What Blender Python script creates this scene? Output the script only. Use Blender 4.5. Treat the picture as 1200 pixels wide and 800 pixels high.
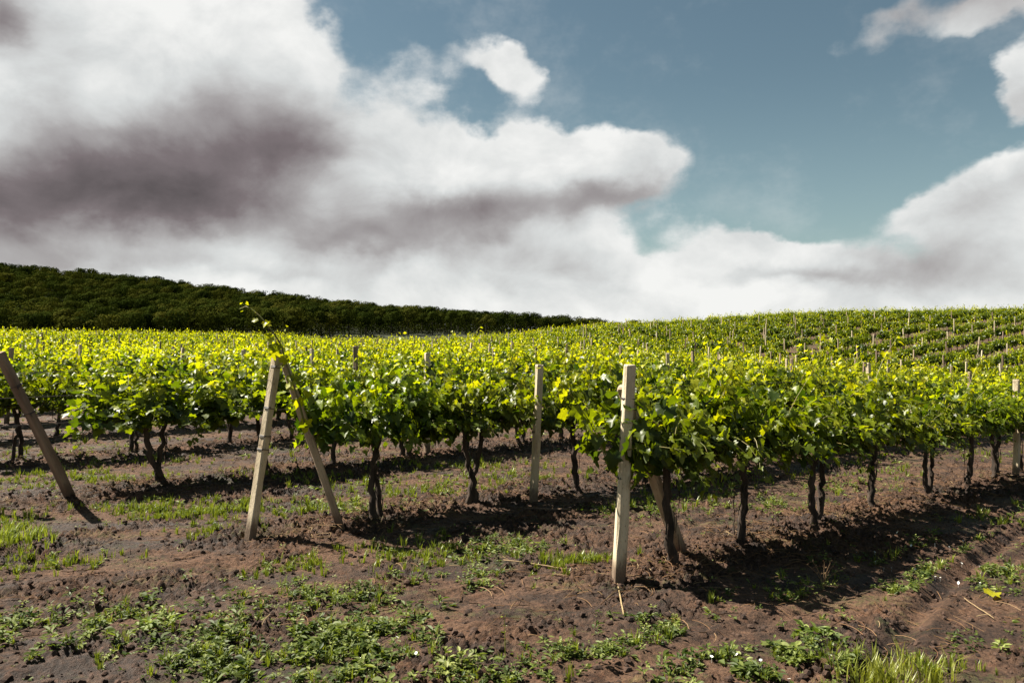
import bpy, math, random
import numpy as np

# ------------------------------------------------------------------ start
for o in list(bpy.data.objects):
    bpy.data.objects.remove(o)
sc = bpy.context.scene
C = sc.collection
R = math.radians
rng = np.random.default_rng(11)
CAM_H = 2.0
F = 900.0            # focal length in pixels of the 1200 px wide photograph

# ------------------------------------------------------------------ camera
cam = bpy.data.cameras.new('camera')
cam.sensor_width = 36.0
cam.lens = 27.0
cam.clip_start = 0.05
cam.clip_end = 5000
camo = bpy.data.objects.new('camera', cam)
C.objects.link(camo)
camo.location = (0, 0, CAM_H)
camo.rotation_euler = (R(90), 0, 0)
sc.camera = camo

# ------------------------------------------------------------------ light and exposure
SUN_TO = np.array([-0.85, 0.26, 0.0]); SUN_TO /= np.linalg.norm(SUN_TO)
SUN_EL = R(53)
SUN_STRENGTH = 5.0
SKY_STRENGTH = 0.10
sc.view_settings.view_transform = 'Standard'
sc.view_settings.look = 'None'
sc.view_settings.gamma = 1.0
sc.view_settings.use_curve_mapping = False
sc.view_settings.exposure = 1.65

sun = bpy.data.lights.new('sun', 'SUN')
sun.energy = SUN_STRENGTH
sun.angle = R(0.5)
sun.color = (1.0, 0.93, 0.80)
suno = bpy.data.objects.new('sun', sun)
C.objects.link(suno)
suno.location = (-30, 5, 40)
from mathutils import Vector
to = Vector((SUN_TO[0] * math.cos(SUN_EL), SUN_TO[1] * math.cos(SUN_EL), math.sin(SUN_EL)))
suno.rotation_euler = to.to_track_quat('Z', 'Y').to_euler()


class NT:
    """small helper for writing node trees as expressions"""
    def __init__(self, tree):
        self.t = tree

    def node(self, typ, **kw):
        n = self.t.nodes.new(typ)
        for k, v in kw.items():
            setattr(n, k, v)
        return n

    def put(self, sock, v):
        if isinstance(v, bpy.types.NodeSocket):
            self.t.links.new(v, sock)
        elif isinstance(v, (tuple, list)) and sock.type == 'RGBA' and len(v) == 3:
            sock.default_value = (*v, 1)
        else:
            sock.default_value = v

    def m(self, op, a, b=None, c=None, clamp=False):
        n = self.node('ShaderNodeMath', operation=op, use_clamp=clamp)
        self.put(n.inputs[0], a)
        if b is not None:
            self.put(n.inputs[1], b)
        if c is not None:
            self.put(n.inputs[2], c)
        return n.outputs[0]

    def vm(self, op, a, b=None):
        n = self.node('ShaderNodeVectorMath', operation=op)
        self.put(n.inputs[0], a)
        if b is not None:
            self.put(n.inputs[1], b)
        return n.outputs[0]

    def mix(self, f, a, b, typ='MIX'):
        n = self.node('ShaderNodeMix', data_type='RGBA', blend_type=typ)
        self.put(n.inputs[0], f)
        self.put(n.inputs[6], a)
        self.put(n.inputs[7], b)
        return n.outputs[2]

    def noise(self, vec, scale, detail=4, rough=0.55, dist=0.0, out=0):
        n = self.node('ShaderNodeTexNoise')
        if vec is not None:
            self.put(n.inputs['Vector'], vec)
        n.inputs['Scale'].default_value = scale
        n.inputs['Detail'].default_value = detail
        n.inputs['Roughness'].default_value = rough
        n.inputs['Distortion'].default_value = dist
        return n.outputs[out]

    def ss(self, v, lo, hi, a=0.0, b=1.0, typ='SMOOTHSTEP'):
        n = self.node('ShaderNodeMapRange', interpolation_type=typ)
        self.put(n.inputs[0], v)
        n.inputs[1].default_value = lo
        n.inputs[2].default_value = hi
        n.inputs[3].default_value = a
        n.inputs[4].default_value = b
        return n.outputs[0]


def px_dir(px, py):
    """azimuth and elevation of a direction seen at a photograph pixel"""
    a = math.atan2(px - 600, F)
    e = math.atan2(400 - py, math.hypot(F, px - 600))
    return a, e


w = bpy.data.worlds.new('World')
sc.world = w
w.use_nodes = True
wt = w.node_tree
wt.nodes.clear()
W = NT(wt)
sky = W.node('ShaderNodeTexSky', sky_type='NISHITA')
sky.sun_disc = False
sky.sun_elevation = SUN_EL
sky.sun_rotation = math.atan2(SUN_TO[0], SUN_TO[1])
sky.air_density = 1.0
sky.dust_density = 0.6
sky.ozone_density = 1.2
tc = W.node('ShaderNodeTexCoord')
D = tc.outputs['Generated']
sep = W.node('ShaderNodeSeparateXYZ')
wt.links.new(D, sep.inputs[0])
dx, dy, dz = sep.outputs
az = W.m('ARCTAN2', dx, dy)
el = W.m('ARCSINE', dz)
comb = W.node('ShaderNodeCombineXYZ')
W.put(comb.inputs[0], az)
W.put(comb.inputs[1], W.m('MULTIPLY', el, 1.35))
uvv = comb.outputs[0]
# domain warp for billowing edges
n1 = W.noise(uvv, 5.0, 3, 0.56, 0.0, out=1)
n2 = W.noise(uvv, 17.0, 4, 0.6, 0.0, out=1)
off1 = W.vm('SUBTRACT', n1, (0.5, 0.5, 0.5))
off2 = W.vm('SUBTRACT', n2, (0.5, 0.5, 0.5))
sc1 = W.node('ShaderNodeVectorMath', operation='SCALE'); W.put(sc1.inputs[0], off1); sc1.inputs[3].default_value = 0.10
sc2 = W.node('ShaderNodeVectorMath', operation='SCALE'); W.put(sc2.inputs[0], off2); sc2.inputs[3].default_value = 0.045
wo = W.vm('ADD', sc1.outputs[0], sc2.outputs[0])
sw = W.node('ShaderNodeSeparateXYZ'); W.put(sw.inputs[0], wo)
U = W.m('ADD', az, sw.outputs[0])
V = W.m('ADD', el, sw.outputs[1])
Us = W.m('ADD', az, W.m('MULTIPLY', sw.outputs[0], 0.8))
Vs = W.m('ADD', el, W.m('MULTIPLY', sw.outputs[1], 0.8))


def blob(cx, cy, rx, ry, wgt, U, V, rot=0.0, power=1.0):
    """soft ellipse in sky direction, given where the photograph shows it"""
    a, e = px_dir(cx, cy)
    c2 = math.cos(a) ** 2
    ra = rx / F * c2
    re = ry / F * math.cos(a)
    du = W.m('SUBTRACT', U, a)
    dv = W.m('SUBTRACT', V, e)
    cr, sr = math.cos(R(rot)), math.sin(R(rot))
    x = W.m('MULTIPLY_ADD', du, cr / ra, W.m('MULTIPLY', dv, sr / ra))
    y = W.m('MULTIPLY_ADD', dv, cr / re, W.m('MULTIPLY', du, -sr / re))
    r2 = W.m('MULTIPLY_ADD', x, x, W.m('MULTIPLY', y, y))
    g = W.m('EXPONENT', W.m('MULTIPLY', r2, -0.9))
    return W.m('MULTIPLY', g, wgt)


def total(lst, U, V):
    s = None
    for b in lst:
        g = blob(*b[:5], U, V, *(b[5:]))
        s = g if s is None else W.m('ADD', s, g)
    return s


cover = [
    (60, 75, 210, 80, 1.2), (240, 50, 130, 75, 1.2), (345, 45, 50, 50, 0.8), (60, 190, 220, 100, 1.3), (240, 170, 130, 80, 1.2),
    (20, 300, 300, 70, 1.5), (250, 290, 300, 60, 1.5), (440, 195, 80, 46, 1.2), (540, 192, 90, 42, 1.1), (620, 200, 70, 34, 1.0),
    (725, 188, 66, 32, 1.4), (655, 210, 90, 30, 0.8), (540, 290, 170, 50, 1.3), (650, 305, 70, 44, 1.0), (650, 345, 90, 26, 1.1), (500, 350, 300, 28, 1.4),
    (586, 82, 48, 22, 0.95), (616, 108, 34, 26, 0.42), (482, 85, 50, 56, 0.44), 
    (865, 304, 52, 28, 1.2), (830, 340, 70, 26, 1.1), (955, 306, 64, 25, 1.15), (900, 352, 190, 28, 1.6), (1100, 356, 220, 22, 1.3),
    (1155, 238, 76, 34, 0.85), (1195, 208, 50, 26, 0.7), (1085, 256, 60, 15, 0.5), (1180, 295, 90, 36, 0.8), (1085, 298, 60, 26, 0.45), (1060, 320, 60, 16, .4),
    (1195, 108, 40, 27, 1.25), (1045, 28, 55, 30, 0.60, 20), (1150, 22, 56, 30, 0.85, 15), (1195, 12, 40, 24, .4),
    (860, 215, 140, 26, 0.10), (715, 155, 30, 12, 0.1), (1290, 60, 80, 60, .8), (1350, 240, 140, 80, 1.0), (-150, 150, 200, 180, 1.2),
]
dens = total(cover, U, V)
fine = W.noise(uvv, 9.0, 7, 0.62)
fineC = W.m('SUBTRACT', fine, 0.5)
# scattered clouds over the rest of the sky, away from what the photograph shows
away = W.ss(W.m('ABSOLUTE', az), 0.75, 1.2)
up = W.ss(el, 0.5, 0.9)
rest = W.m('MULTIPLY', W.m('MAXIMUM', away, up), W.ss(W.noise(D, 1.6, 6, 0.55), 0.50, 0.66, 0.0, 0.8))
dens = W.m('ADD', dens, rest)
dens = W.m('ADD', dens, W.m('MULTIPLY', fineC, 0.74))
vor = W.node('ShaderNodeTexVoronoi', feature='SMOOTH_F1')
wv = W.vm('ADD', uvv, wo)
W.put(vor.inputs['Vector'], wv)
vor.inputs['Scale'].default_value = 11.0
vor.inputs['Detail'].default_value = 1.0
vor.inputs['Roughness'].default_value = 0.6
vor.inputs['Smoothness'].default_value = 0.6
puff = W.m('SUBTRACT', 0.60, vor.outputs['Distance'])
dens = W.m('ADD', dens, W.m('MULTIPLY', puff, 0.38))
alpha = W.ss(dens, 0.25, 0.66)
alpha = W.m('MULTIPLY', alpha, 0.97)
# thin veil
veil = W.m('MULTIPLY', W.ss(W.noise(uvv, 3.4, 6, 0.68), 0.46, 0.72), 0.20)
alpha = W.m('MAXIMUM', alpha, veil)

dark = [
    (170, 240, 150, 38, 0.58), (60, 246, 120, 38, 0.30), (270, 180, 105, 54, 0.48), (345, 168, 52, 44, 0.40), (90, 185, 140, 52, 0.32),
    (280, 112, 90, 46, 0.20), (230, 215, 90, 40, 0.18), (440, 284, 90, 22, 0.50), (560, 256, 120, 23, 0.50), (700, 228, 90, 20, 0.46), (480, 240, 120, 20, 0.12),
    (640, 305, 100, 18, 0.20), (60, 10, 60, 40, 0.10), (5, 8, 30, 30, .5), (330, 316, 120, 10, .14), (100, 300, 160, 14, .20), (560, 335, 160, 12, .08),
    (1150, 280, 100, 50, 0.20), (1060, 300, 80, 22, 0.24), (1190, 215, 60, 30, .12), (940, 324, 80, 9, 0.24), (1110, 325, 90, 16, 0.12),
    (1110, 5, 160, 50, 0.38), (1195, 130, 60, 20, .16), (-150, 230, 160, 60, .6),
]
dk = total(dark, Us, Vs)
billow = W.noise(uvv, 8.0, 6, 0.6, 0.3)
dk = W.m('ADD', dk, W.m('MULTIPLY', W.m('SUBTRACT', billow, 0.455), 0.60))
dk = W.m('SUBTRACT', dk, W.m('MULTIPLY', puff, 0.16))
dk = W.m('MULTIPLY', W.m('ADD', dk, W.m('MULTIPLY', rest, 0.2)), 0.9, clamp=True)
ramp = W.node('ShaderNodeValToRGB')
W.put(ramp.inputs[0], dk)
cr = ramp.color_ramp
cr.elements[0].position = 0.0; cr.elements[0].color = (0.92, 0.92, 0.90, 1)
cr.elements[1].position = 0.95; cr.elements[1].color = (0.095, 0.077, 0.080, 1)
e_ = cr.elements.new(0.16); e_.color = (0.70, 0.715, 0.71, 1)
e_ = cr.elements.new(0.42); e_.color = (0.41, 0.39, 0.39, 1)
e_ = cr.elements.new(0.7); e_.color = (0.20, 0.165, 0.172, 1)
cloud_col = ramp.outputs[0]
# clear sky: the physical sky, toned towards the teal grey of the day
skyc = W.mix(1.0, sky.outputs[0], (SKY_STRENGTH * 0.88, SKY_STRENGTH * 0.90, SKY_STRENGTH * 0.72), 'MULTIPLY')
hz = W.ss(el, 0.0, 0.34, 1.0, 0.0)
skyc = W.mix(W.m('MULTIPLY', hz, 0.35), skyc, (0.44, 0.60, 0.66))
# the part of the sky outside the field of view gets dimmer cloud
dim = W.ss(W.m('MAXIMUM', away, up), 0, 1, 1.0, 0.55)
cl2 = W.mix(1.0, cloud_col, cloud_col, 'MIX')
sc3 = W.node('ShaderNodeVectorMath', operation='SCALE'); W.put(sc3.inputs[0], cl2); W.put(sc3.inputs[3], dim)
final = W.mix(alpha, skyc, sc3.outputs[0])
bg = W.node('ShaderNodeBackground')
W.put(bg.inputs[0], final)
bg.inputs[1].default_value = 0.32
out = W.node('ShaderNodeOutputWorld')
wt.links.new(bg.outputs[0], out.inputs[0])
try:
    w.cycles.sampling_method = 'MANUAL'
    w.cycles.sample_map_resolution = 512
except Exception:
    pass


# ------------------------------------------------------------------ numeric noise
_perm = np.random.default_rng(5).permutation(256)
_perm = np.concatenate([_perm, _perm])
_ang = np.random.default_rng(6).uniform(0, 2 * np.pi, 256)
_gx, _gy = np.cos(_ang), np.sin(_ang)


def perlin(x, y):
    x = np.asarray(x, float); y = np.asarray(y, float)
    xi = np.floor(x).astype(np.int64); yi = np.floor(y).astype(np.int64)
    xf = x - xi; yf = y - yi
    u = xf * xf * xf * (xf * (xf * 6 - 15) + 10)
    v = yf * yf * yf * (yf * (yf * 6 - 15) + 10)
    xi &= 255; yi &= 255

    def g(ix, iy, fx, fy):
        h = _perm[_perm[ix & 255] + (iy & 255)]
        return _gx[h] * fx + _gy[h] * fy
    a = g(xi, yi, xf, yf); b = g(xi + 1, yi, xf - 1, yf)
    c = g(xi, yi + 1, xf, yf - 1); d = g(xi + 1, yi + 1, xf - 1, yf - 1)
    return (a + (b - a) * u) + ((c + (d - c) * u) - (a + (b - a) * u)) * v


def fbm(x, y, o=4, lac=2.03, gain=0.5):
    s = 0; a = 1.0
    for i in range(o):
        s = s + a * perlin(x * lac ** i + 17.3 * i, y * lac ** i - 9.1 * i)
        a *= gain
    return s


def sstep(a, b, x):
    t = np.clip((x - a) / (b - a), 0, 1)
    return t * t * (3 - 2 * t)


# ------------------------------------------------------------------ terrain
RD = np.array([0.754, 0.656])          # direction of the vine rows
RP = np.array([-0.656, 0.754])         # towards the next row back
A0 = np.array([0.88, 6.32])            # foot of the front end post


def row_perp(k):
    return [0.0, 3.26, 6.85, 10.5][k] if k < 4 else 10.5 + 3.5 * (k - 3)


def row_xy(k, a):
    """a point on row k, a metres along it"""
    a = np.asarray(a, float)
    p = row_perp(k)
    off = 0.0 * a
    if k == 1:
        off = -0.42 * np.exp(-((a - 4.2) / 3.4) ** 2)
    if k > 2:
        off = 0.18 * perlin(a / 23.0 + 3.1 * k, 0.5 + 0 * a)
    return A0[0] + a * RD[0] + (p + off) * RP[0], A0[1] + a * RD[1] + (p + off) * RP[1]


def base_z(x, y):
    x = np.asarray(x, float); y = np.asarray(y, float)
    dip = -0.9 * sstep(0, 22, x)
    hx = np.interp(x, [-120, -62, -38, -24, -11, 0, 6, 11, 18, 26, 33, 44, 67, 120],
                   [2.0, 1.85, 1.6, 0.7, 0.7, 1.5, 2.35, 3.0, 3.5, 4.0, 4.6, 5.2, 5.5, 5.6])
    y0 = np.interp(x, [-30, 0, 20], [22, 34, 38])
    ramp = sstep(0, 1, (y - y0) / (114 - y0)) ** 0.93
    z = dip * (1 - ramp) + hx * ramp
    z = z * (1 - sstep(122, 180, y))
    ff = np.interp(x, [-600, -300, -213, -160, -124, -78, -53, -14, 14, 40, 120, 600],
                   [44, 34, 26.5, 22.5, 17.8, 12.2, 9.6, 6.8, 4.9, 3.0, 0, 0])
    z = z + ff * sstep(140, 330, y)
    return z


RUTS = []


def px_ground(px, py):
    """where the view through a photograph pixel meets the broad ground"""
    t = (px - 600) / F
    k = (py - 400) / F
    y = CAM_H / k
    for _ in range(6):
        y = (CAM_H - float(base_z(t * y, y))) / k
    return t * y, y


def rut(pts, width, depth):
    RUTS.append((np.array([px_ground(*p) for p in pts]), width, depth))


rut([(1000, 830), (1040, 770), (1078, 715), (1140, 662), (1215, 612), (1300, 575)], 0.075, 0.052)
rut([(700, 800), (830, 750), (950, 712), (1040, 672), (1120, 636), (1210, 590)], 0.06, 0.022)
rut([(420, 720), (560, 690), (660, 660), (760, 640), (850, 600)], 0.06, 0.022)
rut([(-40, 720), (120, 690), (230, 662), (420, 640)], 0.06, 0.022)
rut([(-40, 680), (140, 652), (290, 622)], 0.06, 0.022)
rut([(560, 740), (640, 716), (720, 706)], 0.06, 0.022)
rut([(0, 800), (180, 760), (300, 720), (420, 690)], 0.06, 0.022)


def row_dist(x, y):
    """distance to the nearest vine row and how far inside the planted field"""
    rx = x - A0[0]; ry = y - A0[1]
    p = rx * RP[0] + ry * RP[1]
    a = rx * RD[0] + ry * RD[1]
    ks = np.array([row_perp(k) for k in range(60)])
    i = np.clip(np.searchsorted(ks, p), 1, 59)
    d = np.minimum(np.abs(p - ks[i - 1]), np.abs(p - ks[i]))
    inside = sstep(-0.6, 0.3, a + 0.55 * p) * sstep(-1.0, -0.2, p)
    return d, inside, a, p


def rut_dist(pts, x, y):
    best = np.full(np.shape(x), 9.0)
    for q in range(len(pts) - 1):
        s, e = pts[q], pts[q + 1]
        v = e - s
        t = np.clip(((x - s[0]) * v[0] + (y - s[1]) * v[1]) / (v @ v), 0, 1)
        best = np.minimum(best, np.hypot(x - s[0] - t * v[0], y - s[1] - t * v[1]))
    return best


def off_ruts(x, y, d=0.13):
    """True where nothing has been pressed flat by wheels"""
    m = np.ones(np.shape(x), bool)
    for pts, wd, dep in RUTS[:2]:
        m &= rut_dist(pts, x, y) > d
    return m


def ground_z(x, y):
    x = np.asarray(x, float); y = np.asarray(y, float)
    z = base_z(x, y)
    d, inside, a, p = row_dist(x, y)
    near = 1 - sstep(25, 60, y)
    # rough worked soil along the rows, smoother wheel lanes
    berm = np.exp(-(d / 0.45) ** 2) * inside
    z = z + 0.05 * berm * near
    lane = fbm(a * 0.35, p * 1.6, 3)
    z = z + near * 0.03 * lane
    rough = np.clip(0.14 + 1.0 * berm + 1.05 * sstep(-0.10, 0.30, fbm(a * 0.5 + 40, p * 1.3, 3)), 0, 1.25)
    for pts, wd, dep in RUTS[:2]:
        rough = rough * (1 - .85 * np.exp(-(rut_dist(pts, x, y) / (2.2 * wd)) ** 2))
    cl = np.abs(fbm(x * 3.2 + 5, y * 3.2, 4, 2.1, 0.6))
    cl2 = np.abs(fbm(x * 9 + 15, y * 9, 3, 2.1, 0.6))
    cl3 = np.abs(fbm(x * 21 + 3, y * 21, 2, 2.0, 0.6))
    z = z + near * rough * (0.085 * cl + 0.075 * cl2 + 0.06 * cl3 - 0.04)
    z = z + near * 0.012 * fbm(a * 2.2, p * 11, 3)
    for pts, wd, dep in RUTS:
        best = rut_dist(pts, x, y) * (1 + 0.15 * perlin(x * 2.1, y * 2.1))
        z = z + dep * (-np.exp(-(best / wd) ** 2) + 0.55 * np.exp(-((best - 1.9 * wd) / (0.75 * wd)) ** 2))
    return z


# ------------------------------------------------------------------ mesh building
def make_mesh(name, V, faces, mats, tone=None, smooth=False, mat_idx=None):
    """faces: list of (n,k) index arrays"""
    me = bpy.data.meshes.new(name)
    V = np.asarray(V, np.float32)
    me.vertices.add(len(V))
    me.vertices.foreach_set('co', V.ravel())
    li = np.concatenate([f.ravel() for f in faces]).astype(np.int32)
    tot = np.concatenate([np.full(len(f), f.shape[1]) for f in faces]).astype(np.int32)
    st = np.concatenate([[0], np.cumsum(tot)[:-1]]).astype(np.int32)
    me.loops.add(len(li))
    me.loops.foreach_set('vertex_index', li)
    me.polygons.add(len(tot))
    me.polygons.foreach_set('loop_start', st)
    me.polygons.foreach_set('loop_total', tot)
    if mat_idx is not None:
        me.polygons.foreach_set('material_index', np.asarray(mat_idx, np.int32))
    me.polygons.foreach_set('use_smooth', np.full(len(tot), bool(smooth)))
    if tone is not None:
        at = me.attributes.new('tone', 'FLOAT', 'POINT')
        at.data.foreach_set('value', np.asarray(tone, np.float32))
    for m in (mats if isinstance(mats, (list, tuple)) else [mats]):
        me.materials.append(m)
    me.update(calc_edges=True)
    return me


class MB:
    def __init__(self):
        self.V = []; self.F = {}; self.T = []; self.n = 0

    def add(self, V, faces, tone=0.5):
        V = np.asarray(V, float).reshape(-1, 3)
        for f in (faces if isinstance(faces, list) else [faces]):
            f = np.asarray(f, int)
            self.F.setdefault(f.shape[1], []).append(f + self.n)
        self.V.append(V)
        t = np.broadcast_to(np.asarray(tone, float), (len(V),)) if np.ndim(tone) == 0 else np.asarray(tone, float)
        self.T.append(t)
        self.n += len(V)
        return self

    def mesh(self, name, mat, smooth=False):
        return make_mesh(name, np.concatenate(self.V), [np.concatenate(v) for v in self.F.values()], mat,
                         np.concatenate(self.T), smooth)

    def arrays(self):
        return np.concatenate(self.V), {k: np.concatenate(v) for k, v in self.F.items()}, np.concatenate(self.T)


def link(name, me, parent=None):
    o = bpy.data.objects.new(name, me)
    C.objects.link(o)
    if parent is not None:
        o.parent = parent
    return o


def tag(o, label=None, cat=None, group=None, kind=None):
    if label: o['label'] = label
    if cat: o['category'] = cat
    if group: o['group'] = group
    if kind: o['kind'] = kind
    return o


def tube_arrays(pts, rad, n=8, ridge=0.0, seed=0, cap=True):
    """swept tube along a polyline"""
    pts = np.asarray(pts, float)
    rad = np.broadcast_to(np.asarray(rad, float), (len(pts),))
    tan = np.gradient(pts, axis=0)
    tan /= np.linalg.norm(tan, axis=1)[:, None] + 1e-9
    ref = np.array([0.03, 1.0, 0.11]) if abs(tan[0][2]) > 0.5 else np.array([0, 0, 1.0])
    V = []
    th = np.linspace(0, 2 * np.pi, n, endpoint=False)
    r = np.random.default_rng(seed)
    ph = r.uniform(0, 6.28)
    for i, (p, t) in enumerate(zip(pts, tan)):
        s = np.cross(t, ref); s /= np.linalg.norm(s) + 1e-9
        u = np.cross(s, t)
        rr = rad[i] * (1 + ridge * np.sin(3 * th + ph + i * 0.35) + ridge * 0.8 * r.uniform(-1, 1, n))
        V.append(p + np.outer(np.cos(th) * rr, s) + np.outer(np.sin(th) * rr, u))
    V = np.concatenate(V)
    m = len(pts)
    i = np.arange(m - 1)[:, None] * n; j = np.arange(n)[None, :]; j2 = (j + 1) % n
    q = np.stack([i + j, i + j2, i + n + j2, i + n + j], -1).reshape(-1, 4)
    fs = [q]
    if cap:
        fs.append(np.arange(n)[::-1][None, :])
        fs.append(((m - 1) * n + np.arange(n))[None, :])
    return V, fs


# ------------------------------------------------------------------ materials
def new_mat(name):
    m = bpy.data.materials.new(name)
    m.use_nodes = True
    m.node_tree.nodes.clear()
    N = NT(m.node_tree)
    o = N.node('ShaderNodeOutputMaterial')
    return m, N, o


def leaf_material(name, dark, mid, young, tr_mult=(1.5, 1.6, 0.7), tr_mix=0.42, rough=0.42, spec=0.45):
    m, N, o = new_mat(name)
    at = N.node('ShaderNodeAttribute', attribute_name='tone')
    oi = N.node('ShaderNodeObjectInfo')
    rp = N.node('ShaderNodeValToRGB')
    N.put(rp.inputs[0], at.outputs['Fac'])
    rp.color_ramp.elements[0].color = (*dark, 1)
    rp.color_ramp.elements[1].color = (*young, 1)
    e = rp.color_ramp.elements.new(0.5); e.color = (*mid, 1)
    geo = N.node('ShaderNodeNewGeometry')
    nz = N.noise(geo.outputs['Position'], 60.0, 2, 0.5)
    col = N.mix(N.ss(nz, 0.3, 0.7, 0.0, 0.3), rp.outputs[0], (0.02, 0.035, 0.008))
    hs = N.node('ShaderNodeHueSaturation')
    N.put(hs.inputs['Hue'], N.ss(oi.outputs['Random'], 0, 1, 0.488, 0.507, 'LINEAR'))
    N.put(hs.inputs['Value'], N.ss(oi.outputs['Random'], 0, 1, 0.88, 1.1, 'LINEAR'))
    N.put(hs.inputs['Color'], col)
    p = N.node('ShaderNodeBsdfPrincipled')
    N.put(p.inputs['Base Color'], hs.outputs[0])
    p.inputs['Roughness'].default_value = rough
    p.inputs['Specular IOR Level'].default_value = spec
    tr = N.node('ShaderNodeBsdfTranslucent')
    N.put(tr.inputs[0], N.mix(1.0, hs.outputs[0], tr_mult, 'MULTIPLY'))
    mx = N.node('ShaderNodeMixShader')
    mx.inputs[0].default_value = tr_mix
    N.t.links.new(p.outputs[0], mx.inputs[1])
    N.t.links.new(tr.outputs[0], mx.inputs[2])
    N.t.links.new(mx.outputs[0], o.inputs[0])
    return m


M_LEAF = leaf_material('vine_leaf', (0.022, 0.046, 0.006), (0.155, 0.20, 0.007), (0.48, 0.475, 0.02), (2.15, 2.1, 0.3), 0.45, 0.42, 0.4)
M_WEED = leaf_material('weed_leaf', (0.035, 0.060, 0.010), (0.10, 0.135, 0.025), (0.27, 0.31, 0.09), (1.3, 1.4, 0.5), 0.35, 0.55, 0.25)
M_GRASS = leaf_material('grass_blade', (0.06, 0.09, 0.015), (0.155, 0.19, 0.02), (0.30, 0.33, 0.06), (1.4, 1.4, 0.6), 0.35)
M_WOOD_LEAF = leaf_material('woodland_leaf', (0.012, 0.016, 0.003), (0.025, 0.031, 0.005), (0.055, 0.052, 0.009), (1.0, 1.0, 0.4), 0.15, 0.9, 0.0)  # cloud shade over the wood is put into these low leaf colours


def solid(name, c1, c2, scale, rough=0.8, bump=0.3, bscale=None, stretch=(1, 1, 1), obj=True, spec=0.3, spots=None):
    m, N, o = new_mat(name)
    t = N.node('ShaderNodeTexCoord')
    mp = N.node('ShaderNodeMapping')
    N.put(mp.inputs[0], t.outputs['Object'] if obj else N.node('ShaderNodeNewGeometry').outputs['Position'])
    mp.inputs['Scale'].default_value = stretch
    oi = N.node('ShaderNodeObjectInfo')
    sh = N.vm('ADD', mp.outputs[0], N.m('MULTIPLY', oi.outputs['Random'], 37.0))
    n = N.noise(sh, scale, 6, 0.62)
    col = N.mix(N.ss(n, 0.32, 0.68), c1, c2)
    if spots:
        s2 = N.noise(sh, scale * 0.35, 5, 0.7)
        col = N.mix(N.ss(s2, 0.52, 0.66, 0, 0.75), col, spots)
    if 'post' in name:
        sz_ = N.node('ShaderNodeSeparateXYZ'); N.put(sz_.inputs[0], t.outputs['Object'])
        # splashed earth at the foot, streaks and chips with an edge of their own
        h_ = N.m('ADD', sz_.outputs[2], N.m('MULTIPLY', N.noise(sh, 14, 5, 0.7), -0.30))
        col = N.mix(N.ss(h_, -0.06, 0.10, 0.85, 0.0), col, (0.10, 0.06, 0.042))
        st_ = N.node('ShaderNodeMapping'); N.put(st_.inputs[0], sh); st_.inputs['Scale'].default_value = (34, 34, 1.6)
        col = N.mix(N.ss(N.noise(st_.outputs[0], 1.0, 5, 0.7), 0.55, 0.72, 0, 0.5), col, (0.13, 0.10, 0.07))
        col = N.mix(N.ss(N.noise(sh, 75, 3, 0.6), 0.60, 0.68, 0, 0.6), col, (0.10, 0.075, 0.055))
    p = N.node('ShaderNodeBsdfPrincipled')
    N.put(p.inputs['Base Color'], col)
    p.inputs['Roughness'].default_value = rough
    p.inputs['Specular IOR Level'].default_value = spec
    if bump:
        b = N.node('ShaderNodeBump')
        b.inputs['Strength'].default_value = bump
        b.inputs['Distance'].default_value = 0.01
        N.put(b.inputs['Height'], N.noise(sh, bscale or scale * 3, 6, 0.7))
        N.t.links.new(b.outputs[0], p.inputs['Normal'])
    N.t.links.new(p.outputs[0], o.inputs[0])
    return m


M_BARK = solid('vine_bark', (0.018, 0.013, 0.010), (0.075, 0.053, 0.040), 18, 0.95, 0.9, 60, (1, 1, 0.18))
M_SHOOT = solid('green_shoot', (0.09, 0.11, 0.02), (0.16, 0.12, 0.04), 10, 0.6, 0)
M_POST = solid('concrete_post', (0.46, 0.37, 0.25), (0.58, 0.49, 0.35), 6, 0.9, 0.5, 60, (1, 1, 0.35), spots=(0.30, 0.22, 0.14))
M_POST_OLD = solid('weathered_post', (0.15, 0.10, 0.07), (0.27, 0.20, 0.145), 7, 0.95, 0.8, 50, (1, 1, 0.15), spots=(0.10, 0.07, 0.05))
M_POST_MID = solid('dusty_post', (0.25, 0.18, 0.12), (0.42, 0.32, 0.22), 7, 0.95, 0.6, 50, (1, 1, 0.25), spots=(0.16, 0.12, 0.08))
M_WIRE = solid('rusty_wire', (0.02, 0.016, 0.014), (0.06, 0.04, 0.03), 40, 0.6, 0, spec=0.5)
M_STRAW = leaf_material('dry_straw', (0.10, 0.05, 0.028), (0.20, 0.115, 0.06), (0.36, 0.27, 0.15), (0.8, 0.7, 0.6), 0.12, 0.8, 0.1)
M_CLOD = solid('soil_clod', (0.018, 0.011, 0.008), (0.075, 0.044, 0.031), 12, 0.95, 0.8, 70, obj=False)
M_TRUNKW = solid('woodland_bark', (0.022, 0.018, 0.013), (0.045, 0.038, 0.028), 3, 0.95, 0)
M_PETAL = solid('white_petal', (0.75, 0.75, 0.7), (0.8, 0.8, 0.76), 5, 0.6, 0)


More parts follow.
